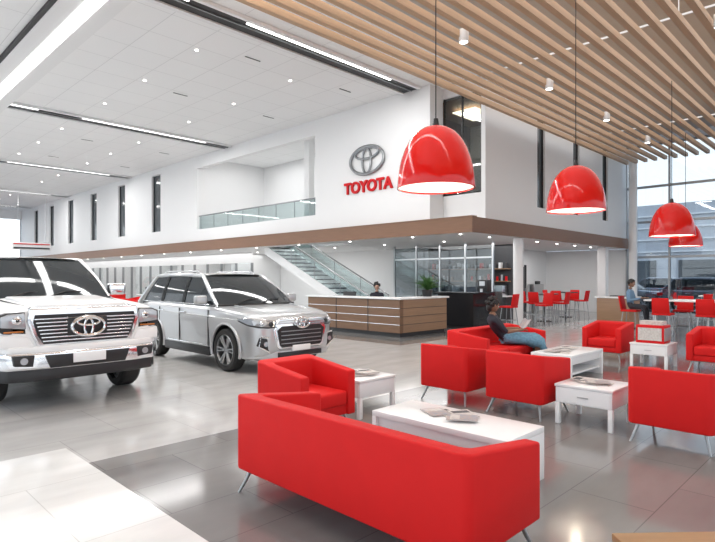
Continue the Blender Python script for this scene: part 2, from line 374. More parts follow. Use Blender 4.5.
# ---------------------------------------------------------------- sign
def emblem(b,c,w,m,t=.05,X=None):
    for cy,cz,ry,rz,q in ((0,0,.5,.30,1),(0,-.02,.13,.27,.8),(0,.15,.34,.12,.8)):
        N=48; pts=[(c[0],c[1]+w*(cy+ry*math.cos(2*math.pi*i/N)),c[2]+w*(cz+rz*math.sin(2*math.pi*i/N))) for i in range(N)]
        b.tube(pts,t*q,m,seg=8,closed=True,X=X)
b=MB(); emblem(b,(13.84,13.20,5.80),1.62,'steeld',.055); b.build('wall_logo_emblem')
cu=bpy.data.curves.new('wall_sign_lettering','FONT'); cu.body='TOYOTA'; cu.size=.56; cu.extrude=.03; cu.offset=.018; cu.align_x='CENTER'; cu.space_character=1.0
o=bpy.data.objects.new('wall_sign_lettering',cu); S.collection.objects.link(o); cu.materials.append(M['redflat']); o.location=(13.86,13.18,4.70); o.rotation_euler=(R(90),0,R(-90))

# ---------------------------------------------------------------- pendants
def pendant():
    b=MB()
    out=[(.5,0),(.502,.02),(.495,.12),(.478,.25),(.45,.37),(.405,.5),(.34,.62),(.26,.71),(.17,.77),(.08,.80),(.03,.805)]
    b.lathe(out,'redg',seg=48); b.lathe([(r*.97,z*.97+.002) for r,z in out][::-1]+[(.5,0)],'white2',seg=48)
    b.lathe([(.505,-.008),(.505,.012),(.485,.012),(.485,-.008)],'redg',seg=48,closed=True)
    b.cyl((0,0,.79),(0,0,.9),.05,'black',r1=.03); b.cyl((0,0,.9),(0,0,3.77),.008,'black',seg=6)
    b.cyl((0,0,.45),(0,0,.8),.05,'white2'); b.ell((0,0,.38),(.09,.09,.11),'spot')
    return b.mesh('pendant_lamp',60)
pm=pendant()
for x,y,z in ((5.75,4.24,2.82),(9.64,4.04,2.85),(14.8,3.85,2.68),(20.6,4.95,2.72)):
    inst('pendant_lamp',pm,(x,y,z))
    L=bpy.data.lights.new('pendant_bulb','POINT'); L.energy=14; L.color=(1,.85,.65); L.shadow_soft_size=.1; q=bpy.data.objects.new('pendant_bulb',L); S.collection.objects.link(q); q.location=(x,y,z+.2)

# ---------------------------------------------------------------- seating
def seat_mesh(name,W,D=.78,cush=1):
    b=MB(); h=W/2; d=D/2; t=.11; r=.07
    def arc(cx,cy,a0,a1,rr,n=5): return [(cx+rr*math.cos(R(a0+(a1-a0)*i/n)),cy+rr*math.sin(R(a0+(a1-a0)*i/n))) for i in range(n+1)]
    pts=[(d,h),(d,h-t)]+arc(-d+t+.10,h-t-.04,90,180,.04,3)+arc(-d+t+.10,-h+t+.04,180,270,.04,3)+[(d,-h+t),(d,-h)]+arc(-d+r,-h+r,270,180,r)+arc(-d+r,h-r,180,90,r)
    top=lambda u,v:.76-.10*((u+d)/D)
    b.prism(pts,'xy',.19,top,'red',.018,3)
    b.box(-d+.1,d-.03,-h+.08,h-.08,.19,.30,'red',.015)
    n=cush; w=(W-2*t)/n
    for k in range(n): b.box(-d+t+.05,d-.005,-h+t+k*w+.004,-h+t+(k+1)*w-.004,.29,.45,'red',.03,3)
    for sx in (-1,1):
        for sy in (-1,1):
            b.tube([(sx*(d-.10),sy*(h-.09),.20),(sx*(d-.07),sy*(h-.06),.10),(sx*(d-.02),sy*(h-.03),.0)],[.017,.014,.010],'steeld',seg=10)
    b.tube([(-d+.09,-h+.09,.185),(d-.09,-h+.09,.185),(d-.09,h-.09,.185),(-d+.09,h-.09,.185)],.012,'steeld',closed=True)
    return b.mesh(name,40)
am=seat_mesh('armchair',.76); sm=seat_mesh('sofa',2.1,.8,3)
inst('sofa',sm,(2.72,2.57,0),0)
inst('sofa',sm,(8.75,5.07,0),R(-90))
for x,y,a in ((3.80,4.54,-90),(6.28,4.25,0),(6.27,3.23,0),(6.22,1.55,0),(11.42,4.12,180),(11.34,2.25,180)):
    inst('armchair',am,(x,y,0),R(a))
def coffee(W,L,H):
    b=MB(); x=W/2;y=L/2
    b.box(-x,x,-y,y,H-.05,H,'white2',.004); b.box(-x+.03,x-.03,-y+.05,y-.05,H-.16,H-.05,'white2',.003)
    for s in (-1,1): b.box(-x,x,s*y-(.05 if s>0 else 0),s*y+(0 if s>0 else .05),0,H-.05,'white2',.003)
    b.box(-x+.05,x-.05,-y+.05,y-.05,.10,.13,'white2',.003)
    return b
coffee(.60,1.38,.43).build('coffee_table',(3.97,2.74,0))
coffee(.68,1.3,.43).build('coffee_table',(9.05,3.93,0),R(90))
def sidet():
    b=MB(); x=.32
    b.box(-x,x,-x,x,.42,.45,'white2',.004); b.box(-x+.01,x-.01,-x+.01,x-.01,.24,.415,'white2',.003)
    b.box(-x+.003,-x+.012,-x+.03,x-.03,.255,.40,'white2'); b.box(-x-.004,-x+.006,-.06,.06,.32,.335,'steel')
    for s in (-1,1):
        for t in (-1,1): b.box(s*(x-.03)-.025,s*(x-.03)+.025,t*(x-.03)-.025,t*(x-.03)+.025,0,.24,'white2',.003)
    return b.mesh('side_table')
st=sidet()
for x,y in ((4.84,4.74),(6.32,2.44),(11.12,3.2)): inst('side_table',st,(x,y,0))
def mags(name,n,loc,spr):
    b=MB()
    for i in range(n):
        x=random.uniform(-spr[0],spr[0]); y=random.uniform(-spr[1],spr[1]); X=Matrix.Translation((x,y,i*.007))@Matrix.Rotation(random.uniform(-.6,.6),4,'Z')
        b.box(-.10,.10,-.13,.13,.0,.006,'paper',0,X=X); b.box(-.10,.10,-.13,.13,.006,.0068,'paper2' if i%2 else 'paper',0,X=X); b.box(-.08,.08,.02,.10,.0068,.0072,'paper' if i%2 else 'char',0,X=X)
    return b.build(name,loc)
mags('magazine_stack',4,(3.98,2.8,.431),(.12,.2)); mags('magazine_stack',5,(4.84,4.74,.451),(.12,.1)); mags('magazine_stack',4,(6.3,2.46,.451),(.12,.12)); mags('magazine_stack',5,(8.9,3.95,.431),(.3,.1))
b=MB(); b.box(-.2,.2,-.24,.24,0,.33,'redflat',.01); b.box(-.21,-.2,-.2,.2,.05,.28,'paper'); b.box(-.2,.2,-.25,-.24,.05,.28,'paper2'); b.box(-.12,.12,-.2,.2,.33,.40,'paper'); b.build('brochure_holder',(11.1,3.2,.451))
b=MB(); b.box(-.5,.5,-.3,.3,.41,.45,'woodb',.004)
for s in (-1,1):
    for t in (-1,1): b.box(s*.46-.025,s*.46+.025,t*.26-.025,t*.26+.025,0,.41,'woodb')
b.box(-.46,.46,-.26,.26,.35,.41,'woodb'); b.build('wood_side_table',(2.82,.385,0),R(-43.5))

# ---------------------------------------------------------------- reception desk
b=MB()
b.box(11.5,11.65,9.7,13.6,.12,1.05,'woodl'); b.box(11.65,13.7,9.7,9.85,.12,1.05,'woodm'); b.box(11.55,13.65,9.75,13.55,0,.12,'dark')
b.box(11.44,11.95,9.64,13.66,1.05,1.10,'white2',.006); b.box(11.95,13.76,9.64,10.15,1.05,1.10,'white2',.006)
for z in (.34,.57,.80): b.box(11.49,11.5,9.7,13.6,z,z+.014,'chrome'); b.box(11.5,13.7,9.69,9.7,z,z+.010,'dark')
for y in (10.9,12.25): b.box(11.488,11.5,y,y+.02,.12,1.05,'dark')
b.box(11.65,12.3,9.85,13.6,.70,.74,'white2'); b.box(11.65,13.7,9.85,10.5,.70,.74,'white2'); b.box(13.6,13.7,9.85,10.5,.12,1.05,'woodm'); b.box(11.65,12.3,13.5,13.6,.12,1.05,'woodm')
b.build('reception_desk')
b=MB(); b.box(-.02,.02,-.28,.28,.12,.48,'dark',.01); b.cyl((0,0,0),(0,0,.14),.02,'dark'); b.box(-.1,.1,-.14,.14,0,.015,'dark'); b.build('computer_monitor',(12.12,12.3,.742),0)
b=MB()
b.cyl((0,0,0),(0,0,.2),.13,'black',r1=.16,seg=20); b.cyl((0,0,.17),(0,0,.19),.145,'bark',seg=20)
for i in range(110):
    a=random.uniform(0,6.28); l=random.uniform(.25,.55); e=random.uniform(.2,1.3)
    p0=Vector((0,0,.18)); p1=Vector((math.cos(a)*l*.5*math.cos(e),math.sin(a)*l*.5*math.cos(e),.2+l*math.sin(e)*.7)); p2=Vector((math.cos(a)*l*math.cos(e)*1.1,math.sin(a)*l*math.cos(e)*1.1,.18+l*math.sin(e)))
    b.tube([p0,p1,p2],[.004,.022,.003],'leaf',seg=6,flat=.5)
b.build('potted_plant',(13.0,9.9,1.101))
b=MB(); b.cyl((0,0,0),(0,0,.45),.2,'white2',r1=.26,seg=20); b.cyl((0,0,.42),(0,0,.44),.24,'bark')
for i in range(90):
    a=random.uniform(0,6.28); l=random.uniform(.4,.9); e=random.uniform(.4,1.4)
    b.tube([(0,0,.4),(math.cos(a)*l*.5*math.cos(e),math.sin(a)*l*.5*math.cos(e),.45+l*math.sin(e)*.7),(math.cos(a)*l*math.cos(e),math.sin(a)*l*math.cos(e),.4+l*math.sin(e))],[.008,.04,.004],'leaf',seg=6,flat=.3)
pl=b.mesh('floor_plant'); inst('floor_plant',pl,(12.3,27,0)); inst('floor_plant',pl,(13,44,0))
for x,y,a in ((9.8,24,-60),(11,25.4,200),(12.2,31,180),(12.2,33,180),(12.2,38,180)): inst('armchair',am,(x,y,0),R(a))
b=MB(); b.box(-.8,.8,-.4,.4,.72,.76,'white2'); b.box(-.75,-.7,-.35,.35,0,.72,'white2'); b.box(.7,.75,-.35,.35,0,.72,'white2'); b.box(-.2,.2,.1,.14,.85,1.15,'dark'); b.box(-.03,.03,.1,.14,.76,.86,'dark')
sd=b.mesh('sales_desk')
for y in (29,34.5,40,46): inst('sales_desk',sd,(13.2,y,0),R(90))

# ---------------------------------------------------------------- cafe bar
b=MB(); b.box(14.95,16.75,9.55,9.75,.08,1.14,'granite'); b.box(14.95,15.15,9.75,10.95,.08,1.14,'granite'); b.box(15.0,16.7,9.6,10.9,0,.08,'dark')
b.box(14.88,16.82,9.48,9.95,1.14,1.19,'granite',.006); b.box(14.88,15.3,9.95,11.0,1.14,1.19,'granite',.006); b.box(15.6,16.5,9.76,10.3,.08,.9,'char'); b.build('cafe_bar')
b=MB(); b.box(-.15,.15,-.18,.18,0,.4,'dark',.02); b.box(-.17,-.15,-.1,.1,.2,.35,'steel'); b.cyl((-.2,0,0),(-.2,0,.1),.05,'steel'); b.build('coffee_machine',(15.9,9.72,1.191))
def stool():
    b=MB()
    for s in (-1,1):
        for t in (-1,1): b.tube([(s*.16,t*.16,.68),(s*.23,t*.23,0)],.014,'steeld',seg=8)
    b.tube([(-.2,-.2,.28),(.2,-.2,.28),(.2,.2,.28),(-.2,.2,.28)],.01,'steeld',closed=True,seg=6)
    b.box(-.22,.22,-.22,.22,.68,.74,'red',.02)
    b.hull8([(-.22,-.21,.74),(-.18,-.21,.74),(-.18,.21,.74),(-.22,.21,.74),(-.29,-.2,1.13),(-.25,-.2,1.13),(-.25,.2,1.13),(-.29,.2,1.13)],'red',.015)
    return b.mesh('bar_stool')
sb=stool()
def hight(name,x,y,rx,ry):
    b=MB(); b.box(-rx,rx,-ry,ry,1.02,1.06,'white2' if rx>.5 else 'dark',.005)
    if rx>.5:
        for s in (-1,1): b.box(-rx+.1,rx-.1,s*(ry-.25)-.04,s*(ry-.25)+.04,0,1.02,'steel')
    else: b.cyl((0,0,.02),(0,0,1.02),.035,'dark'); b.cyl((0,0,0),(0,0,.02),.26,'dark')
    b.build(name,(x,y,0))
for x,y in ((19.8,9.5),(22.6,9.9)):
    hight('cafe_high_table',x,y,.38,.38)
    for dx,dy,a in ((-.66,0,0),(.66,0,180),(0,-.66,90),(0,.66,-90)): inst('bar_stool',sb,(x+dx,y+dy,0),R(a))
inst('bar_stool',sb,(17.9,8.6,0),R(170)); inst('bar_stool',sb,(16.1,8.95,0),R(90))
hight('laptop_bar_table',16.7,3.4,.55,1.5)
for x,y,a in ((15.75,4.3,0),(15.75,3.3,0),(15.75,2.3,0),(17.65,4.3,180),(17.65,3.3,180),(17.65,2.3,180)): inst('bar_stool',sb,(x,y,0),R(a))
inst('bar_stool',sb,(16.75,5.42,0),R(-90))
hight('laptop_bar_table',21.7,3.2,.55,1.5)
for x,y,a in ((20.7,4.2,0),(20.7,3.2,0),(22.7,4.2,180),(22.7,3.2,180),(21.7,5.3,-90)): inst('bar_stool',sb,(x,y,0),R(a))
def laptop(loc,a):
    b=MB(); b.box(-.12,.12,-.17,.17,0,.016,'steel',.003); b.hull8([(.11,-.17,.016),(.118,-.17,.016),(.118,.17,.016),(.11,.17,.016),(.17,-.17,.24),(.178,-.17,.24),(.178,.17,.24),(.17,.17,.24)],'screen'); b.build('laptop',loc,R(a))
laptop((16.75,4.5,1.061),-90); laptop((16.5,3.2,1.061),0); laptop((21.6,3.6,1.061),20)
b=MB(); b.box(-.5,.5,-.5,.5,.06,1.0,'woodm',.01); b.box(-.46,.46,-.46,.46,0,.06,'dark'); b.box(-.54,.54,-.54,.54,1.0,1.05,'white2',.005); b.box(-.2,.2,-.2,.2,1.05,1.08,'dark'); b.build('service_kiosk',(18.6,6.4,0))

# ---------------------------------------------------------------- vehicles
def wheel(b,c,Rw,w,side,rim='steel'):
    X=Matrix.Translation(c)@Matrix.Rotation(R(-90*side),4,'X')
    ri=Rw*.72; h=w/2
    b.lathe([(ri,-h),(Rw*.93,-h),(Rw,-h*.7),(Rw,h*.7),(Rw*.93,h),(ri*1.03,h*.95),(ri,h*.8)],'rubber',X,36,True)
    b.lathe([(ri*1.02,h*.85),(ri*.97,h*.95),(ri*.93,h*.7),(ri*.9,-h*.6),(ri*1.0,-h*.6)],rim,X,36,True)
    b.cyl((0,0,-h*.5),(0,0,-h*.1),ri*.93,'black',seg=28,X=X)
    b.cyl((0,0,-h*.3),(0,0,h*.72),ri*.2,rim,seg=20,X=X)
    for k in range(6):
        for q in (-.14,.14):
            a=2*math.pi*k/6+q; ca,sa=math.cos(a),math.sin(a)
            b.tube([(ri*.15*ca,ri*.15*sa,h*.6),(ri*.6*ca,ri*.6*sa,h*.74),(ri*.95*ca,ri*.95*sa,h*.8)],[ri*.08,ri*.06,ri*.08],rim,seg=6,X=X)
def sect(x,zb,zt,w,wt,cr=.03):
    hz=zt-zb
    half=[(0,zb),(w*.88,zb),(w*.965,zb+.06),(w*.985,zb+hz*.3),(w*.99,zb+hz*.5),(w,zb+hz*.70),(w*.985,zt-.10),(w*.95,zt-.045),(wt+.3*(w*.955-wt),zt-.012),(wt*.86,zt+.004),(wt*.45,zt+cr*.8),(0,zt+cr)]
    return [(x,y,z) for y,z in half]+[(x,-y,z) for y,z in half[-2:0:-1]]
def carbody(stations,axles,Rarch,paint,wid):
    t=MB(); t.loft([sect(*q) for q in stations],paint); t.mi('black')
    me=t.mesh('cb'); o=bpy.data.objects.new('cb',me); S.collection.objects.link(o)
    c=MB(); c.mi(paint)
    for ax,zc in axles:
        for s in (-1,1): c.cyl((ax,s*(wid-.34),zc),(ax,s*(wid+.3),zc),Rarch,'black',seg=40)
    co=c.build('cutter')
    md=o.modifiers.new('b','BOOLEAN'); md.object=co; md.operation='DIFFERENCE'; md.solver='EXACT'
    dg=bpy.context.evaluated_depsgraph_get(); m2=bpy.data.meshes.new_from_object(o.evaluated_get(dg))
    bpy.data.objects.remove(o); bpy.data.objects.remove(co); return m2
def merge(b,me,mats):
    idx=[b.mi(m) for m in mats]; off=len(b.bm.faces); b.bm.from_mesh(me); b.bm.faces.ensure_lookup_table()
    for f in b.bm.faces[off:]: f.material_index=idx[min(f.material_index,1)]
def quadstrip(b,P0,P1,m,th=.012):
    t=bmesh.new(); A=[t.verts.new(p) for p in P0]; B=[t.verts.new(p) for p in P1]
    for i in range(len(A)-1): t.faces.new([A[i],A[i+1],B[i+1],B[i]])
    bmesh.ops.solidify(t,geom=t.faces[:],thickness=th); b.add(t,m)
def greenhouse(b,xb0,xr0,xr1,xb1,zb,zr,wb,wr,paint,pill,rails=False):
    def lerp(a,c,t): return a+(c-a)*t
    def W(z): return lerp(wb,wr,(z-zb)/(zr-zb))+.02*math.sin(math.pi*max(0,min(1,(z-zb)/(zr-zb))))
    nf=6
    def row(xc,z,w,k,n=8): return [(xc-k*abs(2*i/n-1)**2.2,w*(2*i/n-1),z) for i in range(n+1)]
    t=bmesh.new(); g=[]
    for i in range(nf+1):
        q=i/nf; z=lerp(zb,zr,q)+.03*math.sin(math.pi*q); g.append([t.verts.new(p) for p in row(lerp(xb0,xr0,q),z,W(lerp(zb,zr,q)),lerp(.22,.13,q))])
    for a,c in zip(g,g[1:]):
        for i in range(len(a)-1): t.faces.new([a[i],a[i+1],c[i+1],c[i]])
    b.add(t,'cglass',recalc=False)
    t=bmesh.new(); g=[]; n=10; mroof=10
    for j in range(mroof+1):
        u=j/mroof; x=lerp(xr0+.02,xr1-.02,u); e=.035*math.sin(math.pi*min(1,max(0,u*.9+.08))); line=[]
        for i in range(n+1):
            q=2*i/n-1; kx=(.13*(1-u)*abs(q)**2.2)
            line.append(t.verts.new((x-kx,(wr+.01)*q,zr+e+.02*(1-q*q)-(.05 if abs(q)==1 else 0.0))))
        g.append(line)
    for a,c in zip(g,g[1:]):
        for i in range(n): t.faces.new([a[i],a[i+1],c[i+1],c[i]])
    b.add(t,paint,recalc=False)
    t=bmesh.new(); g=[[t.verts.new((lerp(xr1,xb1,j/4)+.08*abs(2*i/8-1)**2.2,W(lerp(zr,zb,j/4))*(2*i/8-1),lerp(zr,zb,j/4)+.03*math.sin(math.pi*j/4))) for i in range(9)] for j in range(5)]
    for a,c in zip(g,g[1:]):
        for i in range(8): t.faces.new([a[i],a[i+1],c[i+1],c[i]])
    b.add(t,'cglass',recalc=False)
    for s in (-1,1):
        t=bmesh.new(); g=[]
        for j in range(6):
            v=j/5; z=lerp(zb-.05,zr-.03,v); w=W(z); xf=lerp(xb0-.20,xr0-.12,v); xr=lerp(xb1+.08,xr1+.08,v)
            g.append([t.verts.new((lerp(xf,xr,i/8),s*w,z)) for i in range(9)])
        for a,c in zip(g,g[1:]):
            for i in range(8): t.faces.new([a[i],a[i+1],c[i+1],c[i]])
        b.add(t,'cglass',recalc=False)
        A=[(lerp(xb0-.21,xr0-.12,v),s*(W(lerp(zb,zr,v))-.005),lerp(zb-.05,zr-.01,v)+.02*math.sin(math.pi*v)) for v in (0,.25,.5,.75,1)]
        rail=[(lerp(xr0-.12,xr1+.06,u),s*(wr+.004),zr-.012+.03*math.sin(math.pi*u)) for u in (.0,.15,.3,.45,.6,.75,.9,1)]
        D=[(lerp(xr1+.06,xb1+.09,v),s*(W(lerp(zr,zb,v))-.005),lerp(zr-.01,zb-.05,v)) for v in (.25,.5,.75,1)]
        b.tube(A+rail[1:]+D,[.04]*5+[.042]*7+[.06,.07,.08,.09],paint,seg=10)
        for px,th,mm in pill:
            vs=(0,.25,.5,.75,1)
            quadstrip(b,[(px-th,s*(W(lerp(zb-.04,zr-.02,v))+.012),lerp(zb-.04,zr-.02,v)) for v in vs],[(px+th,s*(W(lerp(zb-.04,zr-.02,v))+.012),lerp(zb-.04,zr-.02,v)) for v in vs],mm)
        b.tube([(xb0-.2,s*(wb+.012),zb+.0),(xb1+.1,s*(wb+.012),zb+.0)],.013,'chrome',seg=6)
        if rails:
            b.tube([(xr0-.3,s*(wr-.06),zr+.02),(xr0-.42,s*(wr-.06),zr+.085),(xr1+.35,s*(wr-.06),zr+.085),(xr1+.2,s*(wr-.06),zr+.02)],.02,'steel',seg=8)
    for s in (-1,1): b.tube([(xb0+.01-.22*q**2.2,s*wb*q,zb) for q in (0,.3,.6,.85,1)],.02,'black',seg=6)
    for y in (-.05,-.55): b.tube([(xb0-.01-.05*abs(y),y,zb+.03),(xb0-.12,y+.28,zb+.10),(xb0-.17,y+.52,zb+.10)],.010,'black',seg=6)
def mirror(b,x,w,z,m,sz=1):
    for s in (-1,1):
        b.box(x-.09*sz,x+.07*sz,s*(w+.15)-.11*sz,s*(w+.15)+.11*sz,z-.075*sz,z+.085*sz,m,.04,4); b.box(x-.03,x+.03,min(s*(w-.08),s*(w+.1)),max(s*(w-.08),s*(w+.1)),z-.06,z-.02,'black')
def truck():
    b=MB(); P='truck'
    st=[(0,.66,1.17,.84,.70),(-.03,.60,1.235,.92,.78),(-.10,.54,1.265,.965,.82),(-.22,.50,1.28,.99,.85),(-.45,.46,1.295,1.005,.87),(-.95,.44,1.32,1.01,.88),(-1.5,.44,1.345,1.01,.88),(-1.8,.44,1.345,1.005,.9),(-2.8,.44,1.345,1.005,.9),(-4.0,.44,1.345,1.005,.9),(-4.15,.46,1.38,1.01,.93),(-5.0,.5,1.39,1.01,.93),(-5.7,.56,1.39,1.0,.93),(-5.78,.6,1.36,.97,.9)]
    merge(b,carbody(st,[(-.98,.41),(-4.68,.41)],.50,P,1.0),[P,'black'])
    for ax in (-.98,-4.68):
        for s in (-1,1):
            wheel(b,(ax,s*.87,.40),.40,.27,s)
            N=20; b.tube([(ax+.52*math.cos(math.pi*k/N),s*.995,.41+.52*math.sin(math.pi*k/N)) for k in range(N+1)],.03,P,seg=8)
        b.cyl((ax,-.8,.4),(ax,.8,.4),.06,'black')
    b.box(-5.4,-.4,-.6,.6,.34,.6,'black')
    greenhouse(b,-1.42,-2.3,-3.85,-4.12,1.34,1.95,.93,.74,P,[(-2.98,.05,'black'),(-3.75,.12,P)])
    b.prism([(-1.38,-.62),(-1.38,.62),(-.10,.56),(-.03,.40),(-.03,-.40),(-.10,-.56)],'xy',1.20,lambda u,v:1.318+(-u)*.052,P,.035,4)
    for s in (-1,1): b.tube([(-.06,s*.60,1.272),(-.7,s*.68,1.318),(-1.35,s*.74,1.36)],.008,'dark',seg=6)
    tz=1.28; g=[(-.66,tz),(.66,tz),(.69,1.12),(.64,.95),(.56,.78),(-.56,.78),(-.64,.95),(-.69,1.12)]
    b.prism(g,'yz',-.12,.05,'chrome',.025,4)
    g2=[(-.61,tz-.085),(.61,tz-.085),(.63,1.11),(.585,.95),(.515,.83),(-.515,.83),(-.585,.95),(-.63,1.11)]
    b.prism(g2,'yz',.0,.054,'black')
    for i in range(7):
        z=.865+i*.046; hw=.515+(z-.84)*.34
        b.box(.05,.070,-hw,hw,z-.008,z+.008,'chrome',.003)
    b.box(.045,.075,-.25,.25,.91,1.15,'black',.02); emblem(b,(.10,0,1.03),.40,'chrome',.022)
    for s in (-1,1):
        b.prism([(s*.70,1.235),(s*.90,1.225),(s*.985,1.19),(s*.985,1.02),(s*.93,.975),(s*.68,.95)],'yz',-.30,.0,'dark',.015,3)
        b.prism([(s*.705,1.22),(s*.89,1.21),(s*.965,1.18),(s*.965,1.05),(s*.69,1.02)],'yz',-.2,.015,'lamp',.015,3)
        b.box(-.2,.014,min(s*.72,s*.93),max(s*.72,s*.93),.985,1.005,'amber',.006)
        b.ell((.0,s*.79,1.13),(.045,.065,.055),'chrome'); b.ell((.0,s*.79,1.13),(.05,.04,.035),'dark')
        b.prism([(s*.67,.94),(s*.97,.965),(s*.975,.80),(s*.60,.79)],'yz',-.3,.01,P,.02,3)
    out=[(-.45,1.03),(-.15,1.02),(.03,.90),(.11,.62),(.14,.3),(.14,-.3),(.11,-.62),(.03,-.90),(-.15,-1.02),(-.45,-1.03),(-.45,-.9),(-.1,-.8),(-.02,0),(-.1,.8),(-.45,.9)]
    b.prism(out,'xy',.52,.74,'chrome',.035,4)
    b.prism([(x-.02,y*.985) for x,y in out],'xy',.73,.81,P,.02,3)
    b.prism([(x-.03,y*.98) for x,y in out],'xy',.38,.53,'black',.02)
    b.prism([(-.52,.70),(.52,.70),(.46,.54),(-.46,.54)],'yz',.05,.146,'black',.01); b.box(.1,.155,-.2,.2,.58,.70,'white2',.004)
    for s in (-1,1): b.prism([(s*.62,.71),(s*.86,.71),(s*.84,.59),(s*.64,.57)],'yz',.0,.112,'black',.01); b.cyl((.09,s*.74,.645),(.122,s*.74,.645),.042,'lamp')
    for s in (-1,1):
        for x in (-1.85,-2.95,-3.98): b.box(x-.006,x+.006,s*1.0-.012,s*1.0+.012,.52,1.27,'black')
        for x in (-2.75,-3.8): b.box(x-.1,x+.1,min(s*1.0,s*1.04),max(s*1.0,s*1.04),1.12,1.16,'chrome',.01)
        b.box(-3.9,-1.6,s*1.0-.06,s*1.0+.06,.36,.42,'chrome',.02)
    mirror(b,-1.85,.97,1.46,'chrome',1.2)
    b.box(-5.85,-5.75,-.98,.98,.5,.7,'chrome',.03)
    return b.build('pickup_truck',(2.58,7.55,0),R(-90),32)
def suv_mesh(P):
    b=MB()
    st=[(0,.46,.86,.55,.46),(-.03,.38,.925,.68,.56),(-.09,.31,.975,.79,.65),(-.18,.27,1.01,.865,.72),(-.34,.24,1.045,.92,.77),(-.6,.235,1.08,.945,.80),(-.95,.23,1.11,.955,.82),(-1.35,.23,1.145,.96,.83),(-2.2,.23,1.15,.955,.84),(-3.2,.23,1.16,.96,.85),(-3.9,.24,1.16,.965,.86),(-4.4,.28,1.14,.94,.83),(-4.68,.34,1.10,.88,.76),(-4.78,.4,1.0,.8,.66)]
    merge(b,carbody(st,[(-.93,.38),(-3.72,.38)],.445,P,.955),[P,'black'])
    for ax in (-.93,-3.72):
        for s in (-1,1):
            wheel(b,(ax,s*.85,.375),.375,.24,s,'steeld')
            N=24; b.tube([(ax+.462*math.cos(math.pi*k/N*1.16-.25),s*.945,.38+.462*math.sin(math.pi*k/N*1.16-.25)) for k in range(N+1)],.028,P,seg=8)
        b.cyl((ax,-.8,.38),(ax,.8,.38),.05,'black')
    b.box(-4.5,-.4,-.6,.6,.2,.5,'black')
    greenhouse(b,-1.08,-2.02,-4.1,-4.62,1.15,1.70,.87,.69,P,[(-2.6,.05,'black'),(-3.5,.055,'black')],True)
    for s in (-1,1):
        b.tube([(-.10,s*.40,.985),(-.5,s*.52,1.085),(-1.1,s*.64,1.145)],.014,P,seg=6)
        b.box(-3.22,-1.46,s*.93-.03,s*.93+.03,.22,.38,'black',.02); b.box(-3.2,-1.5,s*.952-.012,s*.952+.012,.40,.425,'chrome',.008)
        for x in (-1.5,-2.6,-3.45): b.box(x-.004,x+.004,s*.955-.010,s*.955+.010,.4,1.06,'dark')
        b.tube([(-.55,s*.945,.92),(-1.4,s*.958,.95),(-2.8,s*.962,.965),(-4.0,s*.966,.99)],.014,P,seg=6)
        for x in (-2.45,-3.35): b.box(x-.11,x+.11,min(s*.95,s*.985),max(s*.95,s*.985),.975,1.005,'chrome',.012)
        Lt=[(-.035,s*.50,.915),(-.085,s*.66,.935),(-.19,s*.80,.955),(-.36,s*.905,.965),(-.56,s*.945,.965)]
        Lb=[(.0,s*.52,.815),(-.04,s*.66,.805),(-.13,s*.80,.815),(-.30,s*.905,.85),(-.50,s*.95,.915)]
        o=.022
        Lt2=[(x+o,y+s*o*.8,z) for x,y,z in Lt]; Lb2=[(x+o,y+s*o*.8,z) for x,y,z in Lb]
        quadstrip(b,Lt2,Lb2,'lamp',.02*s)
        b.tube(Lt2,.010,'chrome',seg=6); b.tube(Lb2,.014,'dark',seg=6)
        b.ell((-.02,s*.62,.865),(.035,.05,.042),'dark'); b.ell((-.10,s*.76,.88),(.05,.05,.04),'chrome')
        b.prism([(s*.60,.60),(s*.80,.64),(s*.83,.50),(s*.64,.40)],'yz',-.25,-.035,'black',.01); b.cyl((-.07,s*.72,.53),(-.02,s*.72,.53),.042,'lamp')
        b.tube([(-.03,s*.58,.63),(-.05,s*.80,.66),(-.06,s*.84,.50),(-.03,s*.64,.38)],.013,'chrome',seg=6)
        b.box(-4.79,-4.5,s*.80-.12,s*.80+.12,.85,1.02,'redflat',.03)
    g=[(-.47,.955),(.47,.955),(.54,.90),(.59,.74),(.52,.47),(.46,.42),(-.46,.42),(-.52,.47),(-.59,.74),(-.54,.90)]
    b.prism(g,'yz',-.15,.03,'chrome',.022,4)
    b.prism([(-.43,.82),(.43,.82),(.53,.75),(.47,.49),(.43,.455),(-.43,.455),(-.47,.49),(-.53,.75)],'yz',0,.036,'black')
    for z in (.52,.59,.66,.73): b.box(.03,.048,-.45,.45,z-.007,z+.007,'steeld',.003)
    b.prism([(-.50,.92),(.50,.92),(.55,.855),(-.55,.855)],'yz',.0,.045,'steel',.01)
    emblem(b,(.07,0,.87),.30,'chrome',.017)
    b.prism([(.02,0),(.0,.42),(-.08,.70),(-.22,.85),(-.48,.93),(-.5,.8),(-.2,0),(-.5,-.8),(-.48,-.93),(-.22,-.85),(-.08,-.70),(.0,-.42)],'xy',.26,.41,P,.03,4)
    b.box(-.2,.03,-.48,.48,.28,.37,'black',.012); b.box(-.01,.045,-.2,.2,.38,.48,'white2',.004)
    mirror(b,-1.6,.9,1.24,P,1.0)
    return b.mesh('suv',32)
truck()
inst('suv',suv_mesh('silver'),(6.16,7.5,0),R(-90))
og=suv_mesh('outcar')
for x,y,a in ((32,4,-90),(32,8.5,-90),(32,-2,-90),(33.5,16.5,0),(37,1,-90),(37,7,-90),(42,3,180),(42,9,180)): inst('parked_car',og,(x,y,-.12),R(a))
inst('parked_car',suv_mesh('redflat'),(10.0,47,0),R(-80)); inst('parked_car',og,(4.5,34,0),R(-90))
